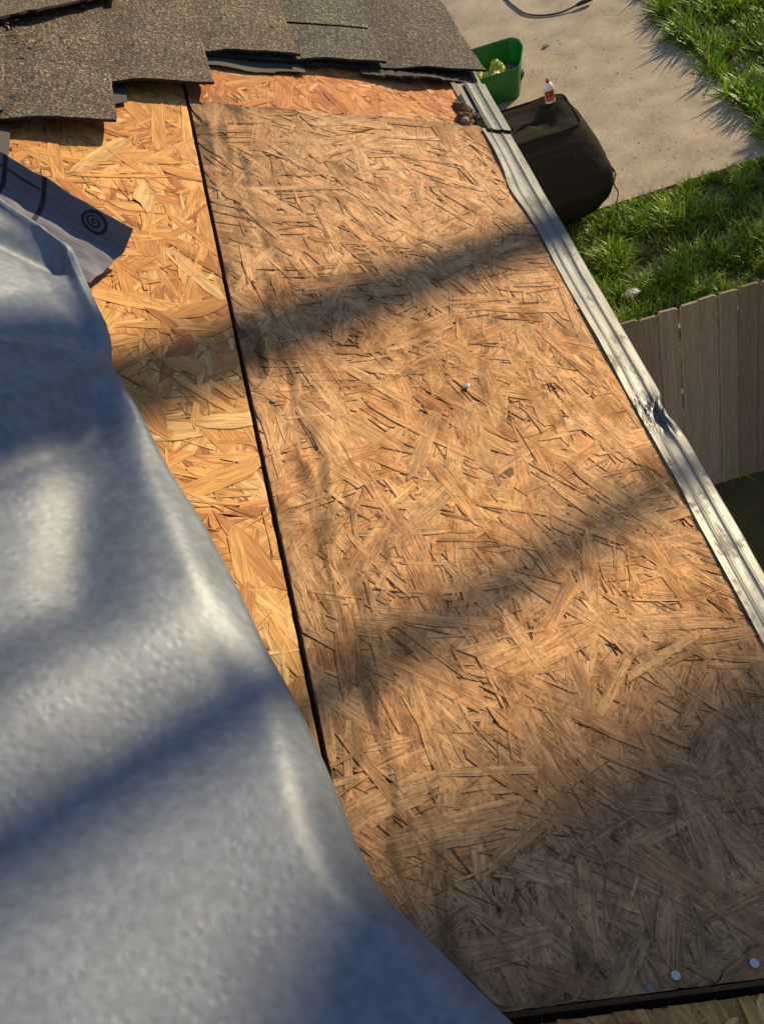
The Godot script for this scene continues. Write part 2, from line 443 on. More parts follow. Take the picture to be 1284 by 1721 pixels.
func osb(called: String, label: String, lim: Rect2, h: float, fresh: bool, n_under: int, n_top: int, n_sliver: int, sd: int, warp: float, see: Rect2) -> Node3D:
	var o := thing(called, label, "wood panel", RF * Transform3D(Basis(), Vector3(0, h, 0)))
	var lo := Vector3(lim.position.x, -0.0115, -lim.end.y); var hi := Vector3(lim.end.x, -0.0018, -lim.position.y)
	var core := Acc.new()
	core.box(lo, hi, Color.WHITE, 5.0)
	part("core", core.mesh(), M.core_new if fresh else M.core_old, o)
	var r := RandomNumberGenerator.new(); r.seed = sd
	var pal: Array
	if fresh:
		pal = [Color(0.62, 0.335, 0.11), Color(0.58, 0.30, 0.092), Color(0.50, 0.232, 0.07), Color(0.66, 0.41, 0.165), Color(0.54, 0.255, 0.082), Color(0.60, 0.32, 0.102), Color(0.40, 0.165, 0.055)]
	else:
		pal = [Color(0.605, 0.362, 0.190), Color(0.58, 0.338, 0.173), Color(0.63, 0.388, 0.210), Color(0.555, 0.310, 0.156), Color(0.58, 0.316, 0.160), Color(0.585, 0.360, 0.198), Color(0.615, 0.373, 0.196)]
	var nz := noise(3.0, 2, sd)
	var pick := func(p: Vector2) -> Color:
		var k: Color = pal[r.randi() % pal.size()]
		var j := 1.0 + nz.get_noise_2d(p.x, p.y) * (0.22 if not fresh else 0.15)
		var c := k * (j * r.randf_range(0.93, 1.07))
		if fresh and see.position.y > 1.3: c = c * Color(0.98, 0.88, 1.0)
		c.a = 1.0
		return c
	var angle := func() -> float:
		var x := r.randf()
		if x < 0.48: return PI / 2 + r.randfn(0.30, 0.40)
		if x < 0.68: return r.randfn(0.25, 0.40)
		return r.randf() * PI
	var under := Acc.new()
	for i in n_under:
		var zone := see.grow(0.06).intersection(lim) if r.randf() < 0.8 else lim
		var p := Vector2(r.randf_range(zone.position.x, zone.end.x), r.randf_range(zone.position.y, zone.end.y))
		strand(under, p, angle.call(), r.randf_range(0.035, 0.11), r.randf_range(0.006, 0.024), lerpf(-0.0020, -0.0006, float(i) / n_under), r.randf_range(-0.0012, 0.0012) * warp, r.randf_range(-0.0009, 0.0009) * warp, r.randf_range(-0.0003, 0.0005) * warp, 0.0012, pick.call(p), lim, r)
	var top_acc: Array = []
	var lines := []
	for i in n_top:
		var p := Vector2(r.randf_range(see.position.x, see.end.x), r.randf_range(see.position.y, see.end.y))
		var a := Acc.new()
		lines.append([p, angle.call()])
		strand(a, p, lines[-1][1], r.randf_range(0.035, 0.12), r.randf_range(0.006, 0.025), r.randf_range(-0.0007, 0.0004) * warp, r.randf_range(-0.0017, 0.0017) * warp, r.randf_range(-0.0012, 0.0012) * warp, r.randf_range(-0.0003, 0.0007) * warp, 0.0013, pick.call(p), lim, r)
		top_acc.append(a)
	# splinters: thin fibres that stand proud or lie across
	for i in n_sliver:
		var near: Array = lines[r.randi() % lines.size()]
		var p: Vector2 = near[0] + Vector2(r.randfn(0.0, 0.022), r.randfn(0.0, 0.03))
		if not see.has_point(p): continue
		var c: Color = pick.call(p)
		var crack := r.randf() < 0.25
		c = c * (0.5 if crack else r.randf_range(0.8, 1.12))
		c.a = 1.0
		strand(under, p, near[1] + r.randfn(0.0, 0.13), r.randf_range(0.010, 0.060), (r.randf_range(0.0003, 0.0007) if crack else r.randf_range(0.0010, 0.0060)), r.randf_range(-0.0008, 0.0002) * warp, r.randf_range(-0.0009, 0.0009) * warp, r.randf_range(-0.0007, 0.0007), 0.0, 0.0013, c, lim, r)
	var m: Material = M.new if fresh else M.old
	tag(part("strand_mat", under.mesh(), m, o), "", "", "", "stuff")
	for a in top_acc:
		part("strand", a.mesh(), m, o)
	return o

# ------------------------------------------------------------------ small builders
func nail(at: Vector3, tip: Vector3, proud: float, label: String, size := 0.0037, m := "nail") -> void:
	var up := tip.normalized()
	var side := up.cross(Vector3(0.3, 0, 1)).normalized()
	var o := thing("nail", label, "nail", RF * Transform3D(Basis(side, up, side.cross(up)), at), "nails in the roof sheathing")
	part("head", lathe([Vector2(0.0, proud - 0.001), Vector2(size * 0.93, proud - 0.001), Vector2(size, proud - 0.0005), Vector2(size * 0.97, proud + 0.0001), Vector2(size * 0.6, proud + 0.0004), Vector2(0.0, proud + 0.00045)], 20), M[m], o)
	part("shank", lathe([Vector2(0.0013, -0.01), Vector2(0.0013, proud)], 10), M.nail, o)

func picket_fence() -> void:
	var o := thing("fence", "weathered grey-brown board fence with dog-eared pickets across the yard", "fence", Transform3D(Basis(Vector3.UP, 0.0), Vector3(0, 0, -6.1)))
	var r := RandomNumberGenerator.new(); r.seed = 77
	var made := []
	for k in 6:
		var a := Acc.new()
		var w := 0.0683; var hh := 1.83; var t := 0.017; var ear := 0.019
		var col := Color(1, 0.97 + 0.01 * k, 0.92 + 0.02 * k) * (0.68 + 0.11 * k); col.a = 1.0
		if k == 2: col = Color(0.85, 0.92, 0.82)
		var outl := [Vector2(-w, 0.0), Vector2(w, 0.0), Vector2(w - 0.001 * k * 0.3, hh - ear), Vector2(w - ear, hh - 0.003 * (k % 3)), Vector2(-w + ear * (1.1 - 0.1 * k), hh), Vector2(-w, hh - ear)]
		for s in [0, 1]:
			var z: float = t * 0.5 if s == 0 else -t * 0.5
			var nn := Vector3(0, 0, 1 if s == 0 else -1)
			var b := a.v.size()
			for p in outl: a.p(Vector3(p.x, p.y, z), nn, Vector2(p.x * 3.5 + k * 0.37, p.y * 0.8 + k * 0.21), Vector2(), col)
			for i in range(1, 5):
				a.ix.append(b); a.ix.append(b + i + 1 if s == 0 else b + i); a.ix.append(b + i if s == 0 else b + i + 1)
		for i in 6:
			var p0: Vector2 = outl[i]; var p1: Vector2 = outl[(i + 1) % 6]
			a.face(Vector3(p0.x, p0.y, -t * 0.5), Vector3(p1.x, p1.y, -t * 0.5), Vector3(p1.x, p1.y, t * 0.5), Vector3(p0.x, p0.y, t * 0.5), col)
		made.append(a.mesh())
	var x := 0.55
	while x < 9.0:
		var pk := part("picket", made[r.randi() % 6], M.fence, o, Transform3D(Basis(Vector3(0, 0, 1), r.randf_range(-0.006, 0.006)) * Basis(Vector3.UP, r.randf_range(-0.04, 0.04)), Vector3(x, r.randf_range(-0.012, 0.012), r.randf_range(-0.003, 0.003))))
		pk.scale.x = r.randf_range(0.985, 1.0)
		x += 0.1378 + r.randf_range(0.0, 0.002)
	for y in [0.3, 0.95, 1.55]:
		part("rail", box(Vector3(0.4, y, -0.055), Vector3(9.0, y + 0.085, -0.0125)), M.fence, o)
	for k in 4:
		part("post", box(Vector3(0.6 + 2.4 * k, 0, -0.15), Vector3(0.69 + 2.4 * k, 1.7, -0.058)), M.fence, o)

func grass_clump(sd: int) -> ArrayMesh:
	var r := RandomNumberGenerator.new(); r.seed = sd
	var a := Acc.new()
	for b in 11:
		var az := r.randf() * TAU
		var root := Vector3(r.randf_range(-0.035, 0.035), -0.005, r.randf_range(-0.035, 0.035))
		var out := Vector3(cos(az), 0, sin(az))
		var side := Vector3(-out.z, 0, out.x)
		var ln := r.randf_range(0.09, 0.23); var wd := r.randf_range(0.004, 0.0095)
		var lean := r.randf_range(0.15, 0.95); var droop := r.randf_range(0.2, 1.3)
		var p := root
		var base := a.v.size()
		var tint := r.randf_range(0.75, 1.2)
		var col := Color(0.175 * tint, 0.285 * tint, 0.012 * tint) if r.randf() < 0.85 else Color(0.2 * tint, 0.24 * tint, 0.045 * tint)
		for k in 5:
			var t := k / 4.0
			var g := lean + droop * t * t
			var d := Vector3(0, cos(g), 0) + out * sin(g)
			var nn := (Vector3(0, sin(g), 0) - out * cos(g)).normalized()
			var wk := wd * (1.0 - t * t * 0.95) * (0.7 + 0.3 * minf(1.0, t * 4.0))
			a.p(p - side * wk, (nn - side * 0.3).normalized(), Vector2(), Vector2(), col); a.p(p + side * wk, (nn + side * 0.3).normalized(), Vector2(), Vector2(), col)
			p += d * ln * 0.25
		for k in 4:
			var q := base + k * 2
			a.q(q, q + 2, q + 3, q + 1)
	return a.mesh()

func grass_field(label: String, spots: Array, sd: int) -> void:
	var r := RandomNumberGenerator.new(); r.seed = sd
	for variant in 3:
		var mm := MultiMesh.new()
		mm.transform_format = MultiMesh.TRANSFORM_3D
		mm.use_colors = true
		mm.mesh = grass_clump(100 + variant * 7 + sd)
		var mine := []
		for i in spots.size():
			if i % 3 == variant: mine.append(spots[i])
		mm.instance_count = mine.size()
		for i in mine.size():
			var s: Array = mine[i]
			var tl: Vector2 = s[2]
			var b := Basis(Vector3(tl.y, 0, -tl.x).normalized(), tl.length()) * Basis(Vector3.UP, r.randf() * TAU) if tl.length() > 0.01 else Basis(Vector3.UP, r.randf() * TAU)
			mm.set_instance_transform(i, Transform3D(b.scaled(Vector3.ONE * s[1]), s[0]))
			var k := r.randf_range(0.45, 1.3) * float(s[3])
			mm.set_instance_color(i, Color(k * r.randf_range(0.85, 1.2), k, k * r.randf_range(0.7, 1.1)))
		var o := MultiMeshInstance3D.new()
		o.multimesh = mm
		o.material_override = M.grass
		o.name = numbered("grass")
		add_child(o, true)
		tag(o, label, "grass", "grass of the back yard", "stuff")

func crumple(radius: Vector3, sd: int, amp := 0.35) -> ArrayMesh:
	var n := noise(1.6, 3, sd)
	n.fractal_type = FastNoiseLite.FRACTAL_RIDGED
	return slab(28, 18, func(u: float, v: float) -> Vector3:
		var th := (v - 0.5) * PI
		var d := Vector3(cos(th) * cos(-u * TAU), sin(th), cos(th) * sin(-u * TAU))
		return d * radius * (1.0 + amp * n.get_noise_3dv(d * 1.3)), 0.0, Vector2(1, 1), null, true)

# ------------------------------------------------------------------ shingles
func shingle(parent: Node3D, butt: float, e0: float, length: float, depth: float, lift: float, tint: Color, slots: Array, curl: float, sd: int) -> void:
	var n := noise(9.0, 2, sd)
	var f := func(u: float, v: float) -> Vector3:
		var s := butt - depth * (1.0 - u)
		var d := v * length
		var rag := (n.get_noise_1d(u * 40.0 * depth) * 0.0022) * exp(-d / 0.02) + n.get_noise_1d(u * 160.0 * depth + 30.0) * 0.002 * exp(-d / 0.006)
		var back := butt - s
		var hh := maxf(0.0, 0.0082 - 0.027 * back) + 0.0042 + lift
		hh += curl * exp(-d / 0.055) * smoothstep(0.52, 0.72, u) + n.get_noise_2d(s * 2.2, (e0 + d) * 2.2) * 0.0012
		var e := e0 + d + rag
		return Vector3(s + n.get_noise_1d(e * 3.0 + 50.0) * 0.002 * u, hh, -e)
	var keep := func(u: float, v: float) -> bool:
		for sl in slots:
			if absf(e0 + v * length - sl) < 0.0045 and (1.0 - u) * depth < 0.130: return false
		return true
	var nz := int(length / 0.007)
	var colf := func(u: float, v: float) -> Color:
		var q := 0.9 + 0.35 * n.get_noise_2d(u * 1.5, v * 4.0)
		return Color(tint.r * q, tint.g * q, tint.b * q)
	part("shingle", slab(18, nz, f, 0.0034, Vector2(depth / 1.25, length / 1.25), keep, false, colf, 0.35), M.shingle, parent)

# ------------------------------------------------------------------ tarp
func seg_d(p: Vector2, a: Vector2, b: Vector2) -> float:
	return p.distance_to(Geometry2D.get_closest_point_to_segment(p, a, b))

func tarp_h(p: Vector2, nz: FastNoiseLite) -> float:
	var h := 0.030 + nz.get_noise_2d(p.x * 0.6, p.y * 0.6) * 0.004
	# it is propped up at the far end and falls towards the camera along a slanting ridge
	var crest := 0.875 + (p.x - 0.076) * 0.89
	h += 0.024 * smoothstep(-0.075, 0.0, p.y - crest) - 0.16 * clampf(p.y - crest, 0.0, 0.16) + 0.30 * clampf(0.07 - p.x, 0.0, 0.12) * smoothstep(0.0, 0.05, p.y - crest)
	var folds := [   # ridges and valleys: from, to, height, width
		[Vector2(0.074, 0.872), Vector2(-0.10, 0.725), 0.009, 0.010],
		[Vector2(0.066, 0.890), Vector2(-0.10, 0.785), -0.007, 0.011],
		[Vector2(0.072, 0.888), Vector2(-0.10, 0.83), 0.006, 0.012, 1],
		[Vector2(0.050, 0.900), Vector2(-0.04, 0.885), -0.006, 0.016],
		[Vector2(0.056, 0.800), Vector2(0.040, 0.600), -0.011, 0.030],
		[Vector2(0.098, 0.760), Vector2(0.120, 0.630), 0.003, 0.025],
		[Vector2(0.150, 0.545), Vector2(-0.10, 0.340), -0.012, 0.05],
		[Vector2(0.100, 0.560), Vector2(-0.10, 0.470), 0.004, 0.05],
		[Vector2(0.190, 0.420), Vector2(-0.10, 0.230), 0.008, 0.08],
		[Vector2(0.041, 1.052), Vector2(-0.08, 1.150), 0.013, 0.008, 1],
		[Vector2(0.030, 1.035), Vector2(-0.08, 1.075), -0.015, 0.015],
		[Vector2(0.040, 1.045), Vector2(0.068, 0.905), 0.008, 0.007, 1],
		[Vector2(0.010, 1.02), Vector2(0.060, 0.90), -0.004, 0.012]]
	for f in folds:
		var d := seg_d(p, f[0], f[1]) / float(f[3])
		h += float(f[2]) * exp(-d * d if f.size() == 4 else -d * 1.3)
	return maxf(h, 0.006)

func build_tarp() -> void:
	var edge: Array[Vector2] = [Vector2(0.045, 1.054), Vector2(0.058, 0.988), Vector2(0.073, 0.915), Vector2(0.074, 0.867), Vector2(0.091, 0.820), Vector2(0.115, 0.746), Vector2(0.136, 0.690), Vector2(0.154, 0.626), Vector2(0.168, 0.564), Vector2(0.184, 0.506), Vector2(0.195, 0.451), Vector2(0.203, 0.400), Vector2(0.213, 0.363), Vector2(0.234, 0.332), Vector2(0.255, 0.299), Vector2(0.274, 0.271), Vector2(0.288, 0.245), Vector2(0.33, 0.14), Vector2(0.36, 0.0), Vector2(0.38, -0.3)]
	var rim := [0.047, 0.048, 0.048, 0.050, 0.044, 0.036]
	var lens := [0.0]
	for i in edge.size() - 1: lens.append(lens[-1] + edge[i].distance_to(edge[i + 1]))
	var nz := noise(4.0, 3, 91)
	var rim_h := func(v: float) -> float:
		var x: float = v * float(lens[-1])
		for i in 5:
			if x <= float(lens[i + 1]): return lerpf(rim[i], rim[i + 1], (x - float(lens[i])) / (float(lens[i + 1]) - float(lens[i])))
		return lerpf(0.036, 0.030, clampf((x - float(lens[5])) / 0.1, 0.0, 1.0))
	var at := func(t: float) -> Vector2:
		var x: float = t * float(lens[-1])
		for i in edge.size() - 1:
			if x <= float(lens[i + 1]) or i == edge.size() - 2:
				var k: float = (x - float(lens[i])) / (float(lens[i + 1]) - float(lens[i]))
				return edge[i].cubic_interpolate(edge[i + 1], edge[maxi(i - 1, 0)], edge[mini(i + 2, edge.size() - 1)], clampf(k, 0.0, 1.0))
		return edge[-1]
	var f := func(u: float, v: float) -> Vector3:
		# v: 0 at the far corner .. 1 near; u: 0 deep inside .. 0.93 the visible rim .. 1 folded under
		var t := 1.0 - v
		var p: Vector2 = at.call(1.0 - t)
		var dir := Vector2(-0.74, 0.67).lerp(Vector2(-1.0, -0.02), smoothstep(0.0, 0.22, v)).normalized()
		var rad := 0.013
		if u <= 0.93:
			var w := pow((0.93 - u) / 0.93, 1.7) * 0.75
			var q := p + dir * w
			var h := tarp_h(q, nz)
			var e0: float = rim_h.call(v)
			var far := smoothstep(0.10, 0.25, v)
			var g := smoothstep(0.0, lerpf(0.022, 0.05, far), w)
			h = lerpf(e0 + 0.35 * w, h + 0.016 * far, g) - rad * far * pow(1.0 - clampf(w / 0.007, 0.0, 1.0), 2.0) * 0.35
			return Vector3(q.x, h, -q.y)
		var k := (u - 0.93) / 0.07
		var q2 := p - dir * (sin(k * PI) * 0.003) + dir * (k * k * 0.03)
		var e1: float = rim_h.call(v)
		return Vector3(q2.x, lerpf(e1 - rad * 0.35 * smoothstep(0.10, 0.25, v), 0.003, k), -q2.y)
	var o := thing("tarp", "large silver-grey woven tarp draped over the left of the roof, creased and pebbled", "tarp", RF)
	part("sheet", slab(150, 300, func(u: float, v: float) -> Vector3: return f.call(u, 1.0 - v), 0.0006, Vector2(-0.26, 1.0)), M.tarp, o)

# ------------------------------------------------------------------ scene
func _ready() -> void:
	# camera: fov from the vanishing points of the seam, the eave and the fence
	RF = Transform3D(Basis(Vector3(cos(PITCH), -sin(PITCH), 0), Vector3(sin(PITCH), cos(PITCH), 0), Vector3(0, 0, 1)), Vector3(-sin(PITCH) * OFF, EYE - cos(PITCH) * OFF, 0))
	var cam := Camera3D.new()
	cam.name = "camera"
	var rx := Basis(Vector3.RIGHT, deg_to_rad(46.387)); var rz := Basis(Vector3.BACK, deg_to_rad(17.991)); var ry := Basis(Vector3.UP, deg_to_rad(-1.08))
	cam.transform = Transform3D((rz * rx * ry).inverse(), Vector3(0, EYE, 0))
	cam.fov = 45.25
	cam.near = 0.05
	cam.far = 400.0
	add_child(cam, true)
	var env := Environment.new()
	env.background_mode = Environment.BG_SKY
	var sky := ProceduralSkyMaterial.new()
	sky.sky_top_color = lin(0.18, 0.265, 0.46)
	sky.sky_horizon_color = lin(0.46, 0.51, 0.59)
	sky.sky_curve = 0.13
	sky.ground_bottom_color = lin(0.12, 0.11, 0.08)
	sky.ground_horizon_color = lin(0.40, 0.40, 0.38)
	sky.sun_angle_max = 12.0
	env.sky = Sky.new()
	env.sky.sky_material = sky
	env.background_energy_multiplier = 0.82
	env.tonemap_mode = Environment.TONE_MAPPER_LINEAR
	env.tonemap_exposure = 1.36
	env.sdfgi_enabled = true; env.ssao_enabled = true; env.ssil_enabled = true
	var we := WorldEnvironment.new()
	we.name = "world_environment"
	we.environment = env
	add_child(we, true)
	var az := deg_to_rad(33.5); var el := deg_to_rad(27.0)
	SUN = Vector3(-cos(az) * cos(el), -sin(el), sin(az) * cos(el))
	var sun := DirectionalLight3D.new()
	sun.name = "sun"
	sun.basis = Basis.looking_at(SUN, Vector3.UP)
	sun.light_energy = 1.6
	sun.light_color = lin(1.0, 0.80, 0.52)
	sun.light_angular_distance = 0.53
	sun.shadow_enabled = true
	add_child(sun, true)
	rng.seed = 4
	make_materials()
	setting()
	house()
	roof()
	yard()
	trees()

func setting() -> void:
	var g := part("ground", slab(4, 4, func(u: float, v: float) -> Vector3: return Vector3(lerpf(-150, 150, u), 0, lerpf(150, -150, v))), M.soil, self)
	tag(g, "earth of the yard under the grass", "", "", "structure")
	# the slab: its border is a little uneven where grass has eaten into it
	var n := noise(0.9, 3, 8)
	var f := func(u: float, v: float) -> Vector3:
		return Vector3(lerpf(-1.0, 4.58 + n.get_noise_1d(v * 9.0) * 0.05, u), 0.045, lerpf(-9.79 + u * -0.08, -24.0, v))
	tag(part("concrete_pad", slab(30, 60, f, 0.12), M.concrete, self), "pale tan concrete patio slab with faint stains", "", "", "structure")

func house() -> void:
	var o := thing("house", "house wall and roof frame under the repaired eave", "house")
	part("wall", box(Vector3(-7.0, 0, -8.6), Vector3(-0.15, 5.95, 4.0)), M.stucco, o)
	var eave := RF * Vector3(0.60, -0.03, 0)
	part("soffit", box(Vector3(-0.15, eave.y - 0.17, -8.6), Vector3(eave.x - 0.03, eave.y - 0.15, 4.0)), M.paint, o)
	part("fascia", box(Vector3(eave.x - 0.03, eave.y - 0.17, -8.6), Vector3(eave.x, eave.y - 0.012, 4.0)), M.paint, o)
	part("roof_deck", box(Vector3(-6.0, -0.10, -8.6), Vector3(0.590, -0.060, 4.0)), M.lumber, o, RF)

func roof() -> void:
	# sheathing
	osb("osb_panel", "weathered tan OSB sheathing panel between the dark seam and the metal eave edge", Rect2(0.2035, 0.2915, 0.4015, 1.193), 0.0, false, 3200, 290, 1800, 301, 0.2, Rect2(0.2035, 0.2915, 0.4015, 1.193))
	osb("osb_panel", "fresh orange OSB sheathing strip showing between the tarp and the dark seam", Rect2(-0.95, 0.10, 1.1495, 1.95), -0.003, true, 4200, 280, 900, 302, 0.4, Rect2(-0.06, 0.35, 0.258, 1.10))
	osb("osb_panel", "reddish orange OSB strip exposed just below the shingle ends", Rect2(0.2035, 1.4875, 0.385, 0.75), -0.004, true, 1500, 110, 500, 303, 0.5, Rect2(0.2035, 1.4875, 0.385, 0.15))
	# the next board down the picture: split old wood with black felt on it
	var lp := osb("old_board", "splintered brown board below the near edge of the weathered panel", Rect2(0.204, -0.1, 0.395, 0.386), -0.011, true, 500, 60, 200, 304, 1.8, Rect2(0.25, 0.1, 0.35, 0.175))
	lp.set_meta("category", "board")
	var fn := noise(14.0, 3, 17)
	var felt1 := func(u: float, v: float) -> Vector3:
		return Vector3(lerpf(0.27, 0.455, u), -0.006 + 0.003 * fn.get_noise_2d(u * 2.0, v * 2.0), -lerpf(0.10, 0.262 + 0.018 * sin(u * 3.0) + 0.006 * fn.get_noise_1d(u * 3.0) - 0.02 * u * u, v))
	tag(part("felt_scrap", slab(24, 16, felt1, 0.0012), M.felt, self, RF), "torn black felt scrap below the near panel edge", "roofing felt")
	var stone := part("flashing_scrap", slab(10, 6, func(u: float, v: float) -> Vector3: return Vector3(lerpf(0.474, 0.52, u), -0.004 + 0.002 * sin(u * 7.0), -lerpf(0.20, 0.264 + 0.008 * sin(u * 5.0), v)), 0.0014), M.zinc, self, RF)
	tag(stone, "blue-grey metal scrap at the lower right corner", "metal scrap")
	nail(Vector3(0.400, 0.0, -0.300), Vector3(-0.12, 1, 0.10), 0.0016, "bright nail head standing proud near the panel's near edge, left of the other", 0.0032)
	nail(Vector3(0.4585, 0.0, -0.3015), Vector3(-0.12, 1, 0.10), 0.0018, "bright nail head at the panel's near right corner", 0.0032)
	nail(Vector3(0.421, 0.0, -0.908), Vector3(-0.35, 1, 0.22), 0.0045, "lone bent nail casting a shadow in the middle of the panel", 0.0031)
	nail(Vector3(0.2225, 0.0, -0.883), Vector3(0, 1, 0), 0.0006, "flush grey nail head beside the dark seam", 0.0032, "nail_dull")
	nail(Vector3(0.380, -0.001, -0.2945), Vector3(0, 1, 0), 0.0012, "dull sunken nail head right on the panel's near edge", 0.0028, "nail_dull")
	# shingles left in place: courses step down to the eave, their ends staggered towards the camera
	var sh := thing("shingle_roofing", "torn brown-grey asphalt shingles with stepped ends at the top of the roof", "shingles", RF)
	var warm := Color(1.15, 1.0, 0.80)
	shingle(sh, 0.637, 1.618, 0.95, 0.305, 0.0, Color(0.78, 0.75, 0.72), [1.90], 0.007, 1)
	shingle(sh, 0.488, 1.613, 0.95, 0.305, 0.0006, Color(0.80, 0.92, 0.84), [1.735], 0.007, 2)
	shingle(sh, 0.364, 1.610, 0.95, 0.305, 0.0012, warm, [1.925], 0.007, 3)
	shingle(sh, 0.234, 1.4915, 1.05, 0.305, 0.0018, Color(1.04, 0.94, 0.80), [1.795], 0.009, 4)
	shingle(sh, 0.1065, 1.3695, 1.15, 0.305, 0.0024, Color(1.0, 0.92, 0.80), [1.98], 0.009, 5)
	shingle(sh, -0.020, 1.3695, 1.2, 0.305, 0.003, Color(1.0, 0.92, 0.80), [1.7], 0.009, 5)
	shingle(sh, -0.147, 1.3695, 1.2, 0.305, 0.0036, warm, [1.6], 0.009, 5)
	# loose piece lying across at the upper left
	var ln := noise(10.0, 3, 44)
	var loose := func(u: float, v: float) -> Vector3:
		var s := lerpf(-0.20, 0.13, u)
		var e := 1.607 + (s + 0.027) * 0.80 + v * 0.30 + 0.006 * ln.get_noise_1d(u * 4.0) * (1.0 - v)
		return Vector3(s, 0.0235 + 0.007 * exp(-v * 8.0) + 0.001 * ln.get_noise_2d(u, v), -e)
	part("shingle", slab(30, 30, loose, 0.0034, Vector2(0.35, 0.32), null, false, func(_u: float, _v: float) -> Color: return Color(1.05, 0.95, 0.8), 0.35), M.shingle, sh)
	# torn and curled bit under the shingle ends by the eave
	var torn := func(u: float, v: float) -> Vector3:
		var s := lerpf(0.452, 0.622, u)
		var e := 1.588 + 0.022 * pow(absf(u - 0.40), 1.2) * 1.9 + 0.004 * ln.get_noise_1d(u * 5.0 + 9.0) + v * 0.07
		return Vector3(s, 0.0035 + 0.010 * exp(-v * 3.0) * exp(-pow((u - 0.45) / 0.3, 2.0)) + 0.002 * ln.get_noise_2d(u * 3.0, v), -e)
	part("torn_shingle", slab(36, 12, torn, 0.003, Vector2(0.18, 0.08), null, false, func(_u: float, _v: float) -> Color: return Color(0.62, 0.6, 0.58), 0.5), M.shingle, sh)
	var rb := RandomNumberGenerator.new(); rb.seed = 19
	var straw := Acc.new()
	for i in 150:
		var c := Vector2(rb.randf_range(-0.05, 0.62), rb.randf_range(1.42, 1.86))
		if c.y < 1.64 - 0.0 * c.x and c.x > 0.10: continue
		if rb.randf() < 0.6: c = Vector2(0.0, 1.58) + Vector2(rb.randfn(0, 0.045), rb.randfn(0, 0.02))
		strand(straw, c, rb.randf() * PI, rb.randf_range(0.002, 0.009), rb.randf_range(0.0008, 0.002), 0.021, 0.001, 0.0, 0.0, 0.001, Color(0.45, 0.33, 0.15), Rect2(-1, 0, 3, 3), rb)
	tag(part("wood_crumbs", straw.mesh(), M.new, self, RF), "pale wood crumbs sprinkled over the shingles", "debris", "", "stuff")
	# felt tongues that show from under the shingles
	var f1 := func(u: float, v: float) -> Vector3:
		var e := 1.583 + 0.020 * absf(u - 0.45) + 0.004 * ln.get_noise_1d(u * 6.0) + v * 0.09
		return Vector3(lerpf(0.236, 0.372, u), 0.0012 + 0.0012 * sin(u * 9.0) * (1.0 - v), -e)
	tag(part("felt_scrap", slab(24, 8, f1, 0.0009), M.felt, self, RF), "grey felt strip peeking out below the middle shingle end", "roofing felt")
	var f2 := func(u: float, v: float) -> Vector3:
		return Vector3(lerpf(0.085, 0.125, u), 0.0012 + 0.001 * u, -(1.462 - 0.02 * (1.0 - u) + v * 0.07))
	tag(part("felt_scrap", slab(8, 8, f2, 0.0009), M.felt, self, RF), "small dark felt corner in the notch between the two left shingle ends", "roofing felt")
	var f3 := func(u: float, v: float) -> Vector3:
		return Vector3(lerpf(-0.10, -0.018 + 0.006 * v, u), 0.003, -(1.20 + v * 0.19))
	tag(part("felt_scrap", slab(8, 12, f3, 0.0009), M.felt, self, RF), "dark felt edge at the left below the lowest shingle end", "roofing felt")
	drip()
	# rotted chunk at the panel corner by the eave
	var rot := thing("rotted_wood", "crumbling dark rotted wood chunk at the panel's far right corner", "wood chunk", RF * Transform3D(Basis(), Vector3(0.583, -0.004, -1.520)))
	part("chunk", crumple(Vector3(0.008, 0.008, 0.02), 7, 0.7), M.lumber, rot, Transform3D(Basis(Vector3.UP, 0.3), Vector3(0.001, 0, -0.005)))
	part("chunk", crumple(Vector3(0.009, 0.009, 0.013), 8, 0.7), M.core, rot, Transform3D(Basis(), Vector3(-0.006, 0, 0.022)))
	tag(part("pebble", crumple(Vector3(0.0055, 0.0045, 0.0045), 9, 0.2), mat(lin(0.26, 0.20, 0.14), 0.8), self, RF * Transform3D(Basis(), Vector3(0.574, 0.003, -1.487))), "pale pebble lying by the rotted wood at the eave", "pebble")
	build_flap()
	build_tarp()

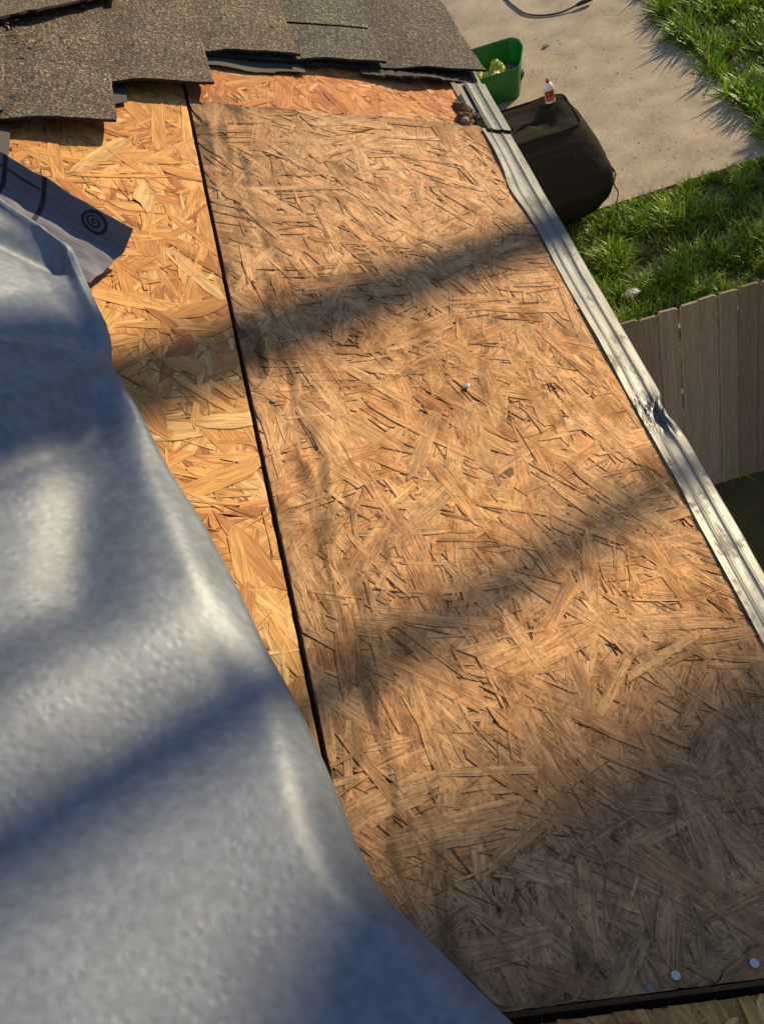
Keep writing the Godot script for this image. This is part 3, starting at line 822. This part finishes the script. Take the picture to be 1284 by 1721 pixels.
func drip() -> void:
	var n := noise(2.2, 3, 63)
	var prof := func(x: float) -> float:      # ribs pressed into the flange, x across in metres from the inner edge
		return 0.0014 * exp(-pow((x - 0.0105) / 0.0012, 2.0)) + 0.0016 * exp(-pow((x - 0.0265) / 0.0013, 2.0)) - 0.0006 * exp(-pow((x - 0.0185) / 0.005, 2.0))
	var make := func(s0: float, s1: float, e0: float, e1: float, h: float, wob: float, dent: bool) -> ArrayMesh:
		var f := func(u: float, v: float) -> Vector3:
			var e := lerpf(e0, e1, v)
			var wid := s1 - s0
			if u <= 0.8:
				var x := u / 0.8 * wid
				var y: float = h + prof.call(x + 0.039 - wid) + n.get_noise_2d(x * 6.0, e * 2.5) * 0.0016 * wob + 0.0022 * wob * (0.5 + n.get_noise_1d(e * 2.0 + 5.0)) * smoothstep(0.012, 0.0, x)
				var s := s0 + x + n.get_noise_1d(e * 1.4) * 0.0022 * wob
				if dent:
					s += 0.010 * exp(-pow((e - 1.31) / 0.04, 2.0)) * smoothstep(0.02, 0.0, x) * -0.6
					var dd := exp(-pow((e - 0.873) / 0.022, 2.0))
					var d2 := exp(-pow((e - 0.845) / 0.014, 2.0))
					s -= 0.010 * dd * smoothstep(0.018, 0.036, x)
					y += n.get_noise_2d(x * 60.0, e * 30.0) * 0.005 * dd + 0.007 * dd * exp(-pow((x - 0.033) / 0.006, 2.0)) - 0.004 * d2 * exp(-pow((x - 0.020) / 0.007, 2.0))
				return Vector3(s, y, -e)
			var k := (u - 0.8) / 0.2
			var s2 := s0 + wid + n.get_noise_1d(e * 1.4) * 0.0022 * wob + 0.003 * sin(k * PI * 0.5)
			if dent: s2 -= 0.010 * exp(-pow((e - 0.873) / 0.022, 2.0)) * (1.0 - k)
			return Vector3(s2 + 0.006 * k * k, h - 0.045 * k, -e)
		return slab(40, int((e1 - e0) / 0.006), f, 0.0006, Vector2(0.12, (e1 - e0) / 0.6))
	var a := thing("drip_edge", "long dented galvanised drip edge running along the eave beside the weathered panel", "metal flashing", RF)
	part("strip", make.call(0.5935, 0.6325, -0.7, 1.470, 0.0016, 1.0, true), M.zinc, a)
	var b := thing("drip_edge", "short bright drip edge piece overlapping the end of the long one", "metal flashing", RF)
	part("strip", make.call(0.6005, 0.6325, 1.4625, 1.60, 0.0062, 0.5, false), M.zinc, b)
	var c := thing("drip_edge", "grey drip edge strip coming out from under the shingle corner", "metal flashing", RF)
	part("strip", make.call(0.5905, 0.6322, 1.518, 2.3, 0.0022, 0.4, false), M.zinc, c)

func build_flap() -> void:
	# a strip of printed underlayment that stands up along its far edge and turns its face from the sun
	var n := noise(3.0, 2, 71)
	var f := func(u: float, v: float) -> Vector3:
		var a := Vector2(-0.10, 1.33).lerp(Vector2(0.107, 1.108), u)
		var c := a + Vector2(-0.010, -0.005)
		var b := Vector2(-0.14, 1.225).lerp(Vector2(0.063, 1.053), u)
		var q := a.lerp(c, v / 0.35) if v < 0.35 else c.lerp(b, (v - 0.35) / 0.65)
		var h := 0.012 + 0.026 * pow(clampf(1.0 - v / 0.35, 0.0, 1.0), 1.3) if v < 0.35 else lerpf(0.012, 0.0075, (v - 0.35) / 0.65)
		h += n.get_noise_2d(u * 1.5, v) * 0.0025
		return Vector3(q.x, h, -q.y)
	var o := thing("underlayment", "grey underlayment flap printed with dark lines and a ring mark, beside the shingles", "underlayment", RF)
	part("sheet", slab(60, 40, func(u: float, v: float) -> Vector3: return f.call(u, 1.0 - v), 0.0008, Vector2(1, -1)), M.underlay, o)

func yard() -> void:
	picket_fence()
	# lawn
	var r := RandomNumberGenerator.new(); r.seed = 12
	var patch := noise(1.3, 2, 14)
	var spots := []
	for i in 6400:
		var p := Vector3(r.randf_range(0.9, 5.4), 0, r.randf_range(-9.76, -6.16))
		if p.x < 1.5 and r.randf() < 0.5: continue
		var k := patch.get_noise_2d(p.x, p.z)
		var big := clampf(1.0 + k * 1.3, 0.55, 1.7)
		if p.z < -9.6: big *= 0.7
		spots.append([p, big * r.randf_range(0.5, 0.95), Vector2(r.randf_range(-0.2, 0.2), r.randf_range(-0.2, 0.2)), 1.0 + k * 0.6])
	for i in 160:
		spots.append([Vector3(r.randf_range(1.5, 4.6), 0.0, -9.74 - r.randf() * 0.05), r.randf_range(0.5, 0.95), Vector2(r.randf_range(-0.2, 0.2), r.randf_range(-0.8, -0.2)), 1.0])
	grass_field("coarse green grass between the concrete patio and the fence", spots, 1)
	spots = []
	for i in 5600:
		var p := Vector3(4.62 + pow(r.randf(), 1.3) * 3.2, 0, r.randf_range(-15.0, -6.2))
		if p.z > -9.7 and p.x < 5.4: continue
		var k := patch.get_noise_2d(p.x + 20.0, p.z)
		spots.append([p, clampf(1.15 + k * 1.4, 0.6, 1.9) * r.randf_range(0.6, 1.1), Vector2(r.randf_range(-0.3, 0.15), r.randf_range(-0.2, 0.2)), 1.0 + k * 0.5])
	for i in 420:
		var z := r.randf_range(-14.5, -9.8)
		var tall := clampf(0.8 + 2.2 * maxf(0.0, patch.get_noise_1d(z * 2.0)), 0.6, 1.9)
		spots.append([Vector3(4.57 + r.randf() * 0.12, 0.0, z), tall * r.randf_range(0.7, 1.1), Vector2(r.randf_range(-0.7, 0.1), r.randf_range(-0.3, 0.3)), 1.0])
	grass_field("tall bright grass along the right border of the concrete patio", spots, 2)
	grill()
	bin()
	# hose
	var hp := spline([Vector3(3.25, 0.06, -15.2), Vector3(3.14, 0.06, -14.6), Vector3(3.18, 0.06, -14.2), Vector3(3.25, 0.06, -13.98), Vector3(3.42, 0.06, -13.83), Vector3(3.62, 0.065, -13.77), Vector3(3.82, 0.09, -13.78)], 8)
	var hr := PackedFloat32Array(); hr.resize(hp.size()); hr.fill(0.011)
	var ho := thing("hose", "black hose loop lying on the concrete at the top of the picture", "hose")
	part("hose_pipe", tube(hp, hr), M.hose, ho)
	part("nozzle", tube(PackedVector3Array([Vector3(3.80, 0.088, -13.78), Vector3(3.86, 0.095, -13.785), Vector3(3.98, 0.10, -13.80), Vector3(4.0, 0.10, -13.80)]), PackedFloat32Array([0.02, 0.026, 0.03, 0.026])), M.hose, ho)
	# litter
	tag(part("paper_scrap", crumple(Vector3(0.05, 0.025, 0.035), 31, 0.6), mat(lin(0.5, 0.5, 0.5), 0.7), self, Transform3D(Basis(), Vector3(2.55, 0.12, -8.40))), "crumpled white paper scrap in the grass near the fence", "litter")
	var dl := mat(lin(0.06, 0.04, 0.025), 0.8)
	var leafm := slab(8, 4, func(u: float, v: float) -> Vector3: return Vector3((u - 0.5) * 0.09, 0.004 + 0.02 * absf(v - 0.5) + 0.012 * sin(u * 4.0), (0.5 - v) * 0.05 * sin(u * PI)), 0.0006)
	tag(part("dead_leaf", leafm, dl, self, Transform3D(Basis(Vector3.UP, 0.4), Vector3(3.21, 0.046, -13.13))), "curled dark leaf on the concrete beyond the bottle", "leaf")
	var bits := Acc.new()
	for i in 60:
		var p := Vector3(r.randf_range(2.7, 4.5), 0.046, r.randf_range(-13.5, -9.95))
		var q := r.randf_range(0.004, 0.012)
		bits.box(p, p + Vector3(q, 0.004, q * r.randf_range(0.4, 1.6)))
	tag(part("debris", bits.mesh(), dl, self), "dark specks of debris scattered over the concrete", "debris", "", "stuff")

func grill() -> void:
	var o := thing("grill", "barbecue grill under a fitted black cloth cover on the concrete", "grill")
	var rings := [[0.10, 1.52, 2.58, -10.15, -9.70], [0.20, 1.46, 2.66, -10.22, -9.58], [0.38, 1.40, 2.75, -10.30, -9.45], [0.56, 1.37, 2.80, -10.36, -9.37], [0.72, 1.37, 2.80, -10.38, -9.44], [0.84, 1.39, 2.76, -10.40, -9.55], [0.94, 1.41, 2.70, -10.40, -9.66], [1.005, 1.435, 2.655, -10.40, -9.745], [1.035, 1.445, 2.64, -10.395, -9.775], [1.038, 1.47, 2.60, -10.36, -9.80], [1.035, 1.60, 2.50, -10.28, -9.88], [1.02, 1.8, 2.3, -10.16, -9.98], [1.02, 2.0, 2.06, -10.09, -10.05]]
	var n := noise(2.2, 3, 81)
	var f := func(u: float, v: float) -> Vector3:
		var x := v * (rings.size() - 1)
		var i := mini(int(x), rings.size() - 2)
		var k := x - i
		var a: Array = rings[i]; var b: Array = rings[i + 1]
		var y := lerpf(a[0], b[0], k)
		var x0 := lerpf(a[1], b[1], k); var x1 := lerpf(a[2], b[2], k); var z0 := lerpf(a[3], b[3], k); var z1 := lerpf(a[4], b[4], k)
		var th := -u * TAU + 0.3
		var ex := 0.22
		var p := Vector2(signf(cos(th)) * pow(absf(cos(th)), ex), signf(sin(th)) * pow(absf(sin(th)), ex))
		var q := Vector3((x0 + x1) * 0.5 + p.x * (x1 - x0) * 0.5, y, (z0 + z1) * 0.5 + p.y * (z1 - z0) * 0.5)
		var wr := n.get_noise_3dv(q * Vector3(1.6, 0.7, 1.6))
		q += Vector3(p.x, 0, p.y).normalized() * wr * 0.03 * smoothstep(0.0, 0.3, 1.05 - q.y)
		if y > 1.0:
			q.y += n.get_noise_2d(q.x * 1.4, q.z * 1.4) * 0.03 - 0.08 * exp(-pow((q.x - 2.36) / 0.12, 2.0) - pow((q.z + 10.08) / 0.14, 2.0))
		return q
	part("cover", slab(140, 84, f, 0.0), M.cover, o)
	var hem := PackedVector3Array()
	for i in 49:
		hem.append((f.call(i / 48.0, 0.0) as Vector3))
	var hr := PackedFloat32Array(); hr.resize(49); hr.fill(0.008)
	part("hem", tube(hem, hr, 6), M.cover, o)
	var seam := PackedVector3Array()
	for i in 97:
		seam.append((f.call(i / 96.0, 8.0 / 12.0) as Vector3) + Vector3(0, 0.004, 0))
	var seam_r := PackedFloat32Array(); seam_r.resize(97); seam_r.fill(0.007)
	part("seam", tube(seam, seam_r, 6), M.cover, o)
	var cord := spline([Vector3(2.81, 0.62, -9.62), Vector3(2.845, 0.55, -9.60), Vector3(2.83, 0.42, -9.62), Vector3(2.86, 0.33, -9.61), Vector3(2.84, 0.2, -9.62), Vector3(2.85, 0.09, -9.63)], 6)
	var cr := PackedFloat32Array(); cr.resize(cord.size()); cr.fill(0.006)
	for i in 6: cr[i] = 0.016 - 0.0016 * i
	part("cord", tube(cord, cr, 6), M.cover, o)
	for x in [1.6, 2.5]:
		for z in [-10.08, -9.74]:
			part("leg", tube(PackedVector3Array([Vector3(x, 0.04, z), Vector3(x, 0.3, z)]), PackedFloat32Array([0.018, 0.018]), 8), M.hose, o)
	# bottle on the cover
	var bt := thing("bottle", "white plastic bottle with red cap and red label standing on the grill cover", "bottle", Transform3D(Basis(Vector3.UP, 0.15) * Basis(Vector3(0, 0, 1), 0.02), Vector3(2.49, 1.055, -10.27)))
	var white := mat(lin(0.80, 0.80, 0.80), 0.35)
	var red := mat(lin(0.55, 0.02, 0.015), 0.4)
	part("body", lathe([Vector2(0.0, 0.0), Vector2(0.043, 0.001), Vector2(0.048, 0.008), Vector2(0.048, 0.15), Vector2(0.046, 0.17), Vector2(0.036, 0.19), Vector2(0.022, 0.202), Vector2(0.016, 0.207), Vector2(0.0, 0.208)], 28, 0.62), white, bt)
	part("cap", lathe([Vector2(0.016, 0.205), Vector2(0.017, 0.21), Vector2(0.016, 0.232), Vector2(0.010, 0.236), Vector2(0.008, 0.247), Vector2(0.0, 0.249)], 20), red, bt)
	var ld := Image.create(64, 96, false, Image.FORMAT_RGB8)
	ld.fill(Color(0.72, 0.08, 0.05))
	ld.fill_rect(Rect2i(0, 0, 64, 12), Color(0.85, 0.4, 0.12)); ld.fill_rect(Rect2i(6, 22, 52, 22), Color(0.12, 0.10, 0.05)); ld.fill_rect(Rect2i(12, 28, 40, 9), Color(0.85, 0.65, 0.15)); ld.fill_rect(Rect2i(4, 54, 56, 8), Color(0.9, 0.5, 0.2)); ld.fill_rect(Rect2i(10, 74, 44, 6), Color(0.9, 0.85, 0.8))
	var lm := mat(Color.WHITE, 0.4)
	lm.albedo_texture = ImageTexture.create_from_image(ld)
	part("label", slab(16, 4, func(u: float, v: float) -> Vector3:
		var g := lerpf(PI * 0.90, PI * 0.10, u)
		return Vector3(cos(g) * 0.0486, lerpf(0.135, 0.03, 1.0 - v), sin(g) * 0.0486 * 0.62), 0.0, Vector2(1, -1)), lm, bt)

func bin() -> void:
	var at := Vector3(2.47, 0.045, -12.50)
	var o := thing("plastic_bin", "open green plastic bin with a clipped corner on the concrete", "bin", Transform3D(Basis(), at))
	var h := 0.40
	var ring := func(y: float, grow: float) -> Array:
		var k := lerpf(0.80, 1.0, y / h)
		var out := []
		for p in [Vector2(-0.33, -0.33), Vector2(0.28, -0.33), Vector2(0.345, -0.24), Vector2(0.345, -0.06), Vector2(0.19, 0.335), Vector2(-0.30, 0.335), Vector2(-0.345, 0.28), Vector2(-0.345, -0.28)]:
			out.append(Vector3(p.x * k + signf(p.x) * grow, y, p.y * k + signf(p.y) * grow))
		return out
	var levels := [[0.0, -0.02], [0.004, 0.0], [h - 0.03, 0.0], [h - 0.028, 0.012], [h, 0.014], [h + 0.004, 0.008], [h, -0.004], [h - 0.03, -0.008], [0.012, -0.008]]
	var f := func(u: float, v: float) -> Vector3:
		var lv: Array = levels[int(round(v * (levels.size() - 1)))]
		var rg: Array = ring.call(lv[0], lv[1])
		var x := (1.0 - u) * 8.0
		var i := int(floor(x + 1e-6)) % 8
		var fr := clampf(x - floor(x + 1e-6), 0.0, 1.0)
		var a: Vector3 = rg[i]; var b: Vector3 = rg[(i + 1) % 8]
		var p := a.lerp(b, fr)
		# round the corners
		var prev: Vector3 = rg[(i + 7) % 8]; var nxt: Vector3 = rg[(i + 2) % 8]
		if fr < 0.2: p = p.lerp(a.lerp(prev, 0.06).lerp(a.lerp(b, 0.2), 0.5 + fr * 2.5), 0.5)
		if fr > 0.8: p = p.lerp(b.lerp(nxt, 0.06).lerp(b.lerp(a, 0.2), 0.5 + (1.0 - fr) * 2.5), 0.5)
		return p
	part("tub", slab(96, levels.size() - 1, f, 0.0, Vector2(1, 1), null, true), M.bin, o)
	part("floor", box(Vector3(-0.22, 0.005, -0.22), Vector3(0.10, 0.012, 0.2)), M.bin, o)
	var yl := mat(lin(0.50, 0.52, 0.09), 0.45)
	yl.backlight_enabled = true; yl.backlight = Color(0.5, 0.55, 0.1)
	var pale := mat(lin(0.72, 0.72, 0.48), 0.5)
	var bits := [[Vector3(-0.20, 0.17, 0.10), Vector3(0.12, 0.11, 0.13), 3, yl, "crumpled yellow-green plastic at the left in the green bin"], [Vector3(0.0, 0.20, 0.04), Vector3(0.07, 0.13, 0.07), 4, yl, "yellow-green crumpled wrapper standing in the middle of the green bin"], [Vector3(-0.05, 0.20, 0.18), Vector3(0.05, 0.09, 0.06), 5, pale, "pale cream crumpled plastic at the front of the green bin"], [Vector3(0.09, 0.19, 0.17), Vector3(0.08, 0.05, 0.06), 6, yl, "small olive wrapper right of the cream plastic in the green bin"]]
	for b in bits:
		tag(part("crumpled_plastic", crumple(b[1], b[2], 0.8), b[3], self, Transform3D(Basis(Vector3.UP, float(b[2])), at + (b[0] as Vector3) * Vector3(0.9, 1, 0.9))), b[4], "wrapper", "litter in the green bin")
	tag(part("black_bag", crumple(Vector3(0.12, 0.10, 0.11), 12, 0.25), M.hose, self, Transform3D(Basis(), at + Vector3(0.17, 0.17, 0.02))), "rounded black bag at the right in the green bin", "bag")

func trees() -> void:
	# three stems beyond the frame on the sunny side whose shadows cross the roof
	var r := RandomNumberGenerator.new(); r.seed = 55
	var o := thing("tree", "bare-stemmed tree on the sunny side of the yard casting bands across the roof", "tree")
	var stems := [[Vector2(0.308, 1.035), 6.5, 0.039, Vector3(0, 1, 0), 0.8, 13.5], [Vector2(0.400, 0.655), 7.5, 0.026, Vector3(0, 1, 0), 0.35, 13.5], [Vector2(0.40, 0.190), 15.0, 0.27, Vector3(0, 1, -0.13), 0.0, 0.19]]
	var tops := []
	for s in stems:
		var p2: Vector2 = s[0]
		var hit := RF * Vector3(p2.x, 0, -p2.y) - SUN * float(s[1])
		var d: Vector3 = s[3]
		var foot := hit - d * (hit.y / d.y)
		var k := 54
		var path := PackedVector3Array(); var rad := PackedFloat32Array()
		for i in k + 1:
			var y := (float(s[5]) if float(s[5]) > 1.0 else hit.y + float(s[5])) * i / k
			var near := exp(-pow((y - hit.y) / 2.5, 2.0))
			path.append(foot + d * y + Vector3(r.randf_range(-0.02, 0.02), 0, r.randf_range(-0.02, 0.02)) * (1.0 - near))
			rad.append(float(s[2]) * (1.35 - 0.35 * near) * (1.0 + float(s[4]) * smoothstep(hit.y - 0.1, hit.y + 0.45, y)))
		part("trunk", tube(path, rad, 12), M.bark, o)
		if float(s[5]) < 1.0: continue      # the thick stem is cut short to end its shadow on the roof
		tops.append(path[-1])
		for b in 5:
			var st: Vector3 = path[k - 1 - b % 2]
			var e := st + Vector3(r.randf_range(-1.4, 1.6), r.randf_range(0.9, 2.2), r.randf_range(-1.6, 1.2))
			part("branch", tube(PackedVector3Array([st, st.lerp(e, 0.5) + Vector3(0, 0.2, 0), e]), PackedFloat32Array([0.022, 0.015, 0.006]), 7), M.bark, o)
			tops.append(e)
	var shade_limb := [[Vector3(-0.60, 0.05, 0.35), Vector3(-0.35, 0.05, -0.45), Vector3(-0.10, 0.04, -0.685), Vector3(0.076, 0.035, -0.83), 6.5, 0.055], [Vector3(-0.35, 0.05, -0.45), Vector3(-0.08, 0.04, -0.50), Vector3(0.035, 0.035, -0.60), Vector3(0.062, 0.035, -0.78), 6.5, 0.020]]  # limbs added out of view to throw shade bands on the tarp
	var root4 := RF * Vector3(-0.60, 0.05, 0.35) - SUN * 6.5  # added trunk that only carries these shading limbs
	part("trunk", tube(PackedVector3Array([Vector3(root4.x, 0, root4.z), root4 * Vector3(1, 0.5, 1), root4, root4 + Vector3(0, 2.5, 0)]), PackedFloat32Array([0.11, 0.1, 0.09, 0.05]), 12), M.bark, o)
	for l in shade_limb:
		var pth := PackedVector3Array()
		var pr := PackedFloat32Array()
		for q in spline([l[0], l[1], l[2], l[3]], 8): pth.append(RF * (q as Vector3) - SUN * float(l[4]))
		for i in pth.size(): pr.append(float(l[5]) * (1.0 - 0.45 * float(i) / pth.size()))
		part("branch", tube(pth, pr, 8), M.bark, o)
	# a small leafy tree farther along that dapples the lawn by the fence
	var lt := thing("tree", "small leafy tree by the far side of the lawn shading the grass at the fence", "tree", Transform3D(Basis(), Vector3(9.9, 0, -12.2)))
	part("trunk", tube(spline([Vector3(0, 0, 0), Vector3(0.05, 1.6, 0.02), Vector3(-0.05, 3.0, 0), Vector3(0.0, 4.4, 0.05)], 4), PackedFloat32Array([0.10, 0.095, 0.09, 0.088, 0.085, 0.08, 0.075, 0.07, 0.06, 0.05, 0.04, 0.03, 0.02]), 10), M.bark, lt)
	var mm2 := MultiMesh.new()
	mm2.transform_format = MultiMesh.TRANSFORM_3D
	var leaf2 := Acc.new()
	leaf2.face(Vector3(-0.04, 0, 0), Vector3(0, -0.008, 0.06), Vector3(0.04, 0, 0), Vector3(0, -0.008, -0.08), Color(0.06, 0.11, 0.025))
	mm2.mesh = leaf2.mesh()
	var blobs := []
	for i in 9: blobs.append(Vector3(r.randf_range(-1.0, 0.9), r.randf_range(3.3, 4.7), r.randf_range(-0.9, 1.0)))
	for b in blobs:
		part("branch", tube(PackedVector3Array([Vector3(-0.03, 2.8, 0), (b as Vector3) * Vector3(0.5, 0.93, 0.5), b]), PackedFloat32Array([0.03, 0.02, 0.008]), 6), M.bark, lt)
	mm2.instance_count = 1900
	for i in 1900:
		var p: Vector3 = blobs[i % 9] + Vector3(r.randfn(0, 0.24), r.randfn(0, 0.2), r.randfn(0, 0.24))
		mm2.set_instance_transform(i, Transform3D(Basis(Vector3(r.randf_range(-1, 1), r.randf_range(-1, 1), r.randf_range(-1, 1)).normalized(), r.randf() * TAU).scaled(Vector3.ONE * r.randf_range(0.8, 1.4)), p))
	var cr2 := MultiMeshInstance3D.new()
	cr2.name = "crown"
	cr2.multimesh = mm2
	cr2.material_override = M.grass
	lt.add_child(cr2, true)
	tag(cr2, "", "", "", "stuff")
	var leaf := Acc.new()
	leaf.face(Vector3(-0.03, 0, 0), Vector3(0, -0.005, 0.04), Vector3(0.03, 0, 0), Vector3(0, -0.005, -0.06), Color(0.06, 0.11, 0.025))
	var mm := MultiMesh.new()
	mm.transform_format = MultiMesh.TRANSFORM_3D
	mm.mesh = leaf.mesh()
	mm.instance_count = 6000
	for i in 6000:
		var c: Vector3 = tops[r.randi() % tops.size()]
		var p := c + Vector3(r.randfn(0, 0.55), r.randfn(0.5, 0.45), r.randfn(0, 0.55))
		mm.set_instance_transform(i, Transform3D(Basis(Vector3(r.randf_range(-1, 1), r.randf_range(-1, 1), r.randf_range(-1, 1)).normalized(), r.randf() * TAU).scaled(Vector3.ONE * r.randf_range(0.8, 1.5)), p))
	var cr := MultiMeshInstance3D.new()
	cr.name = "crown"
	cr.multimesh = mm
	cr.material_override = M.grass
	o.add_child(cr, true)
	tag(cr, "", "", "", "stuff")
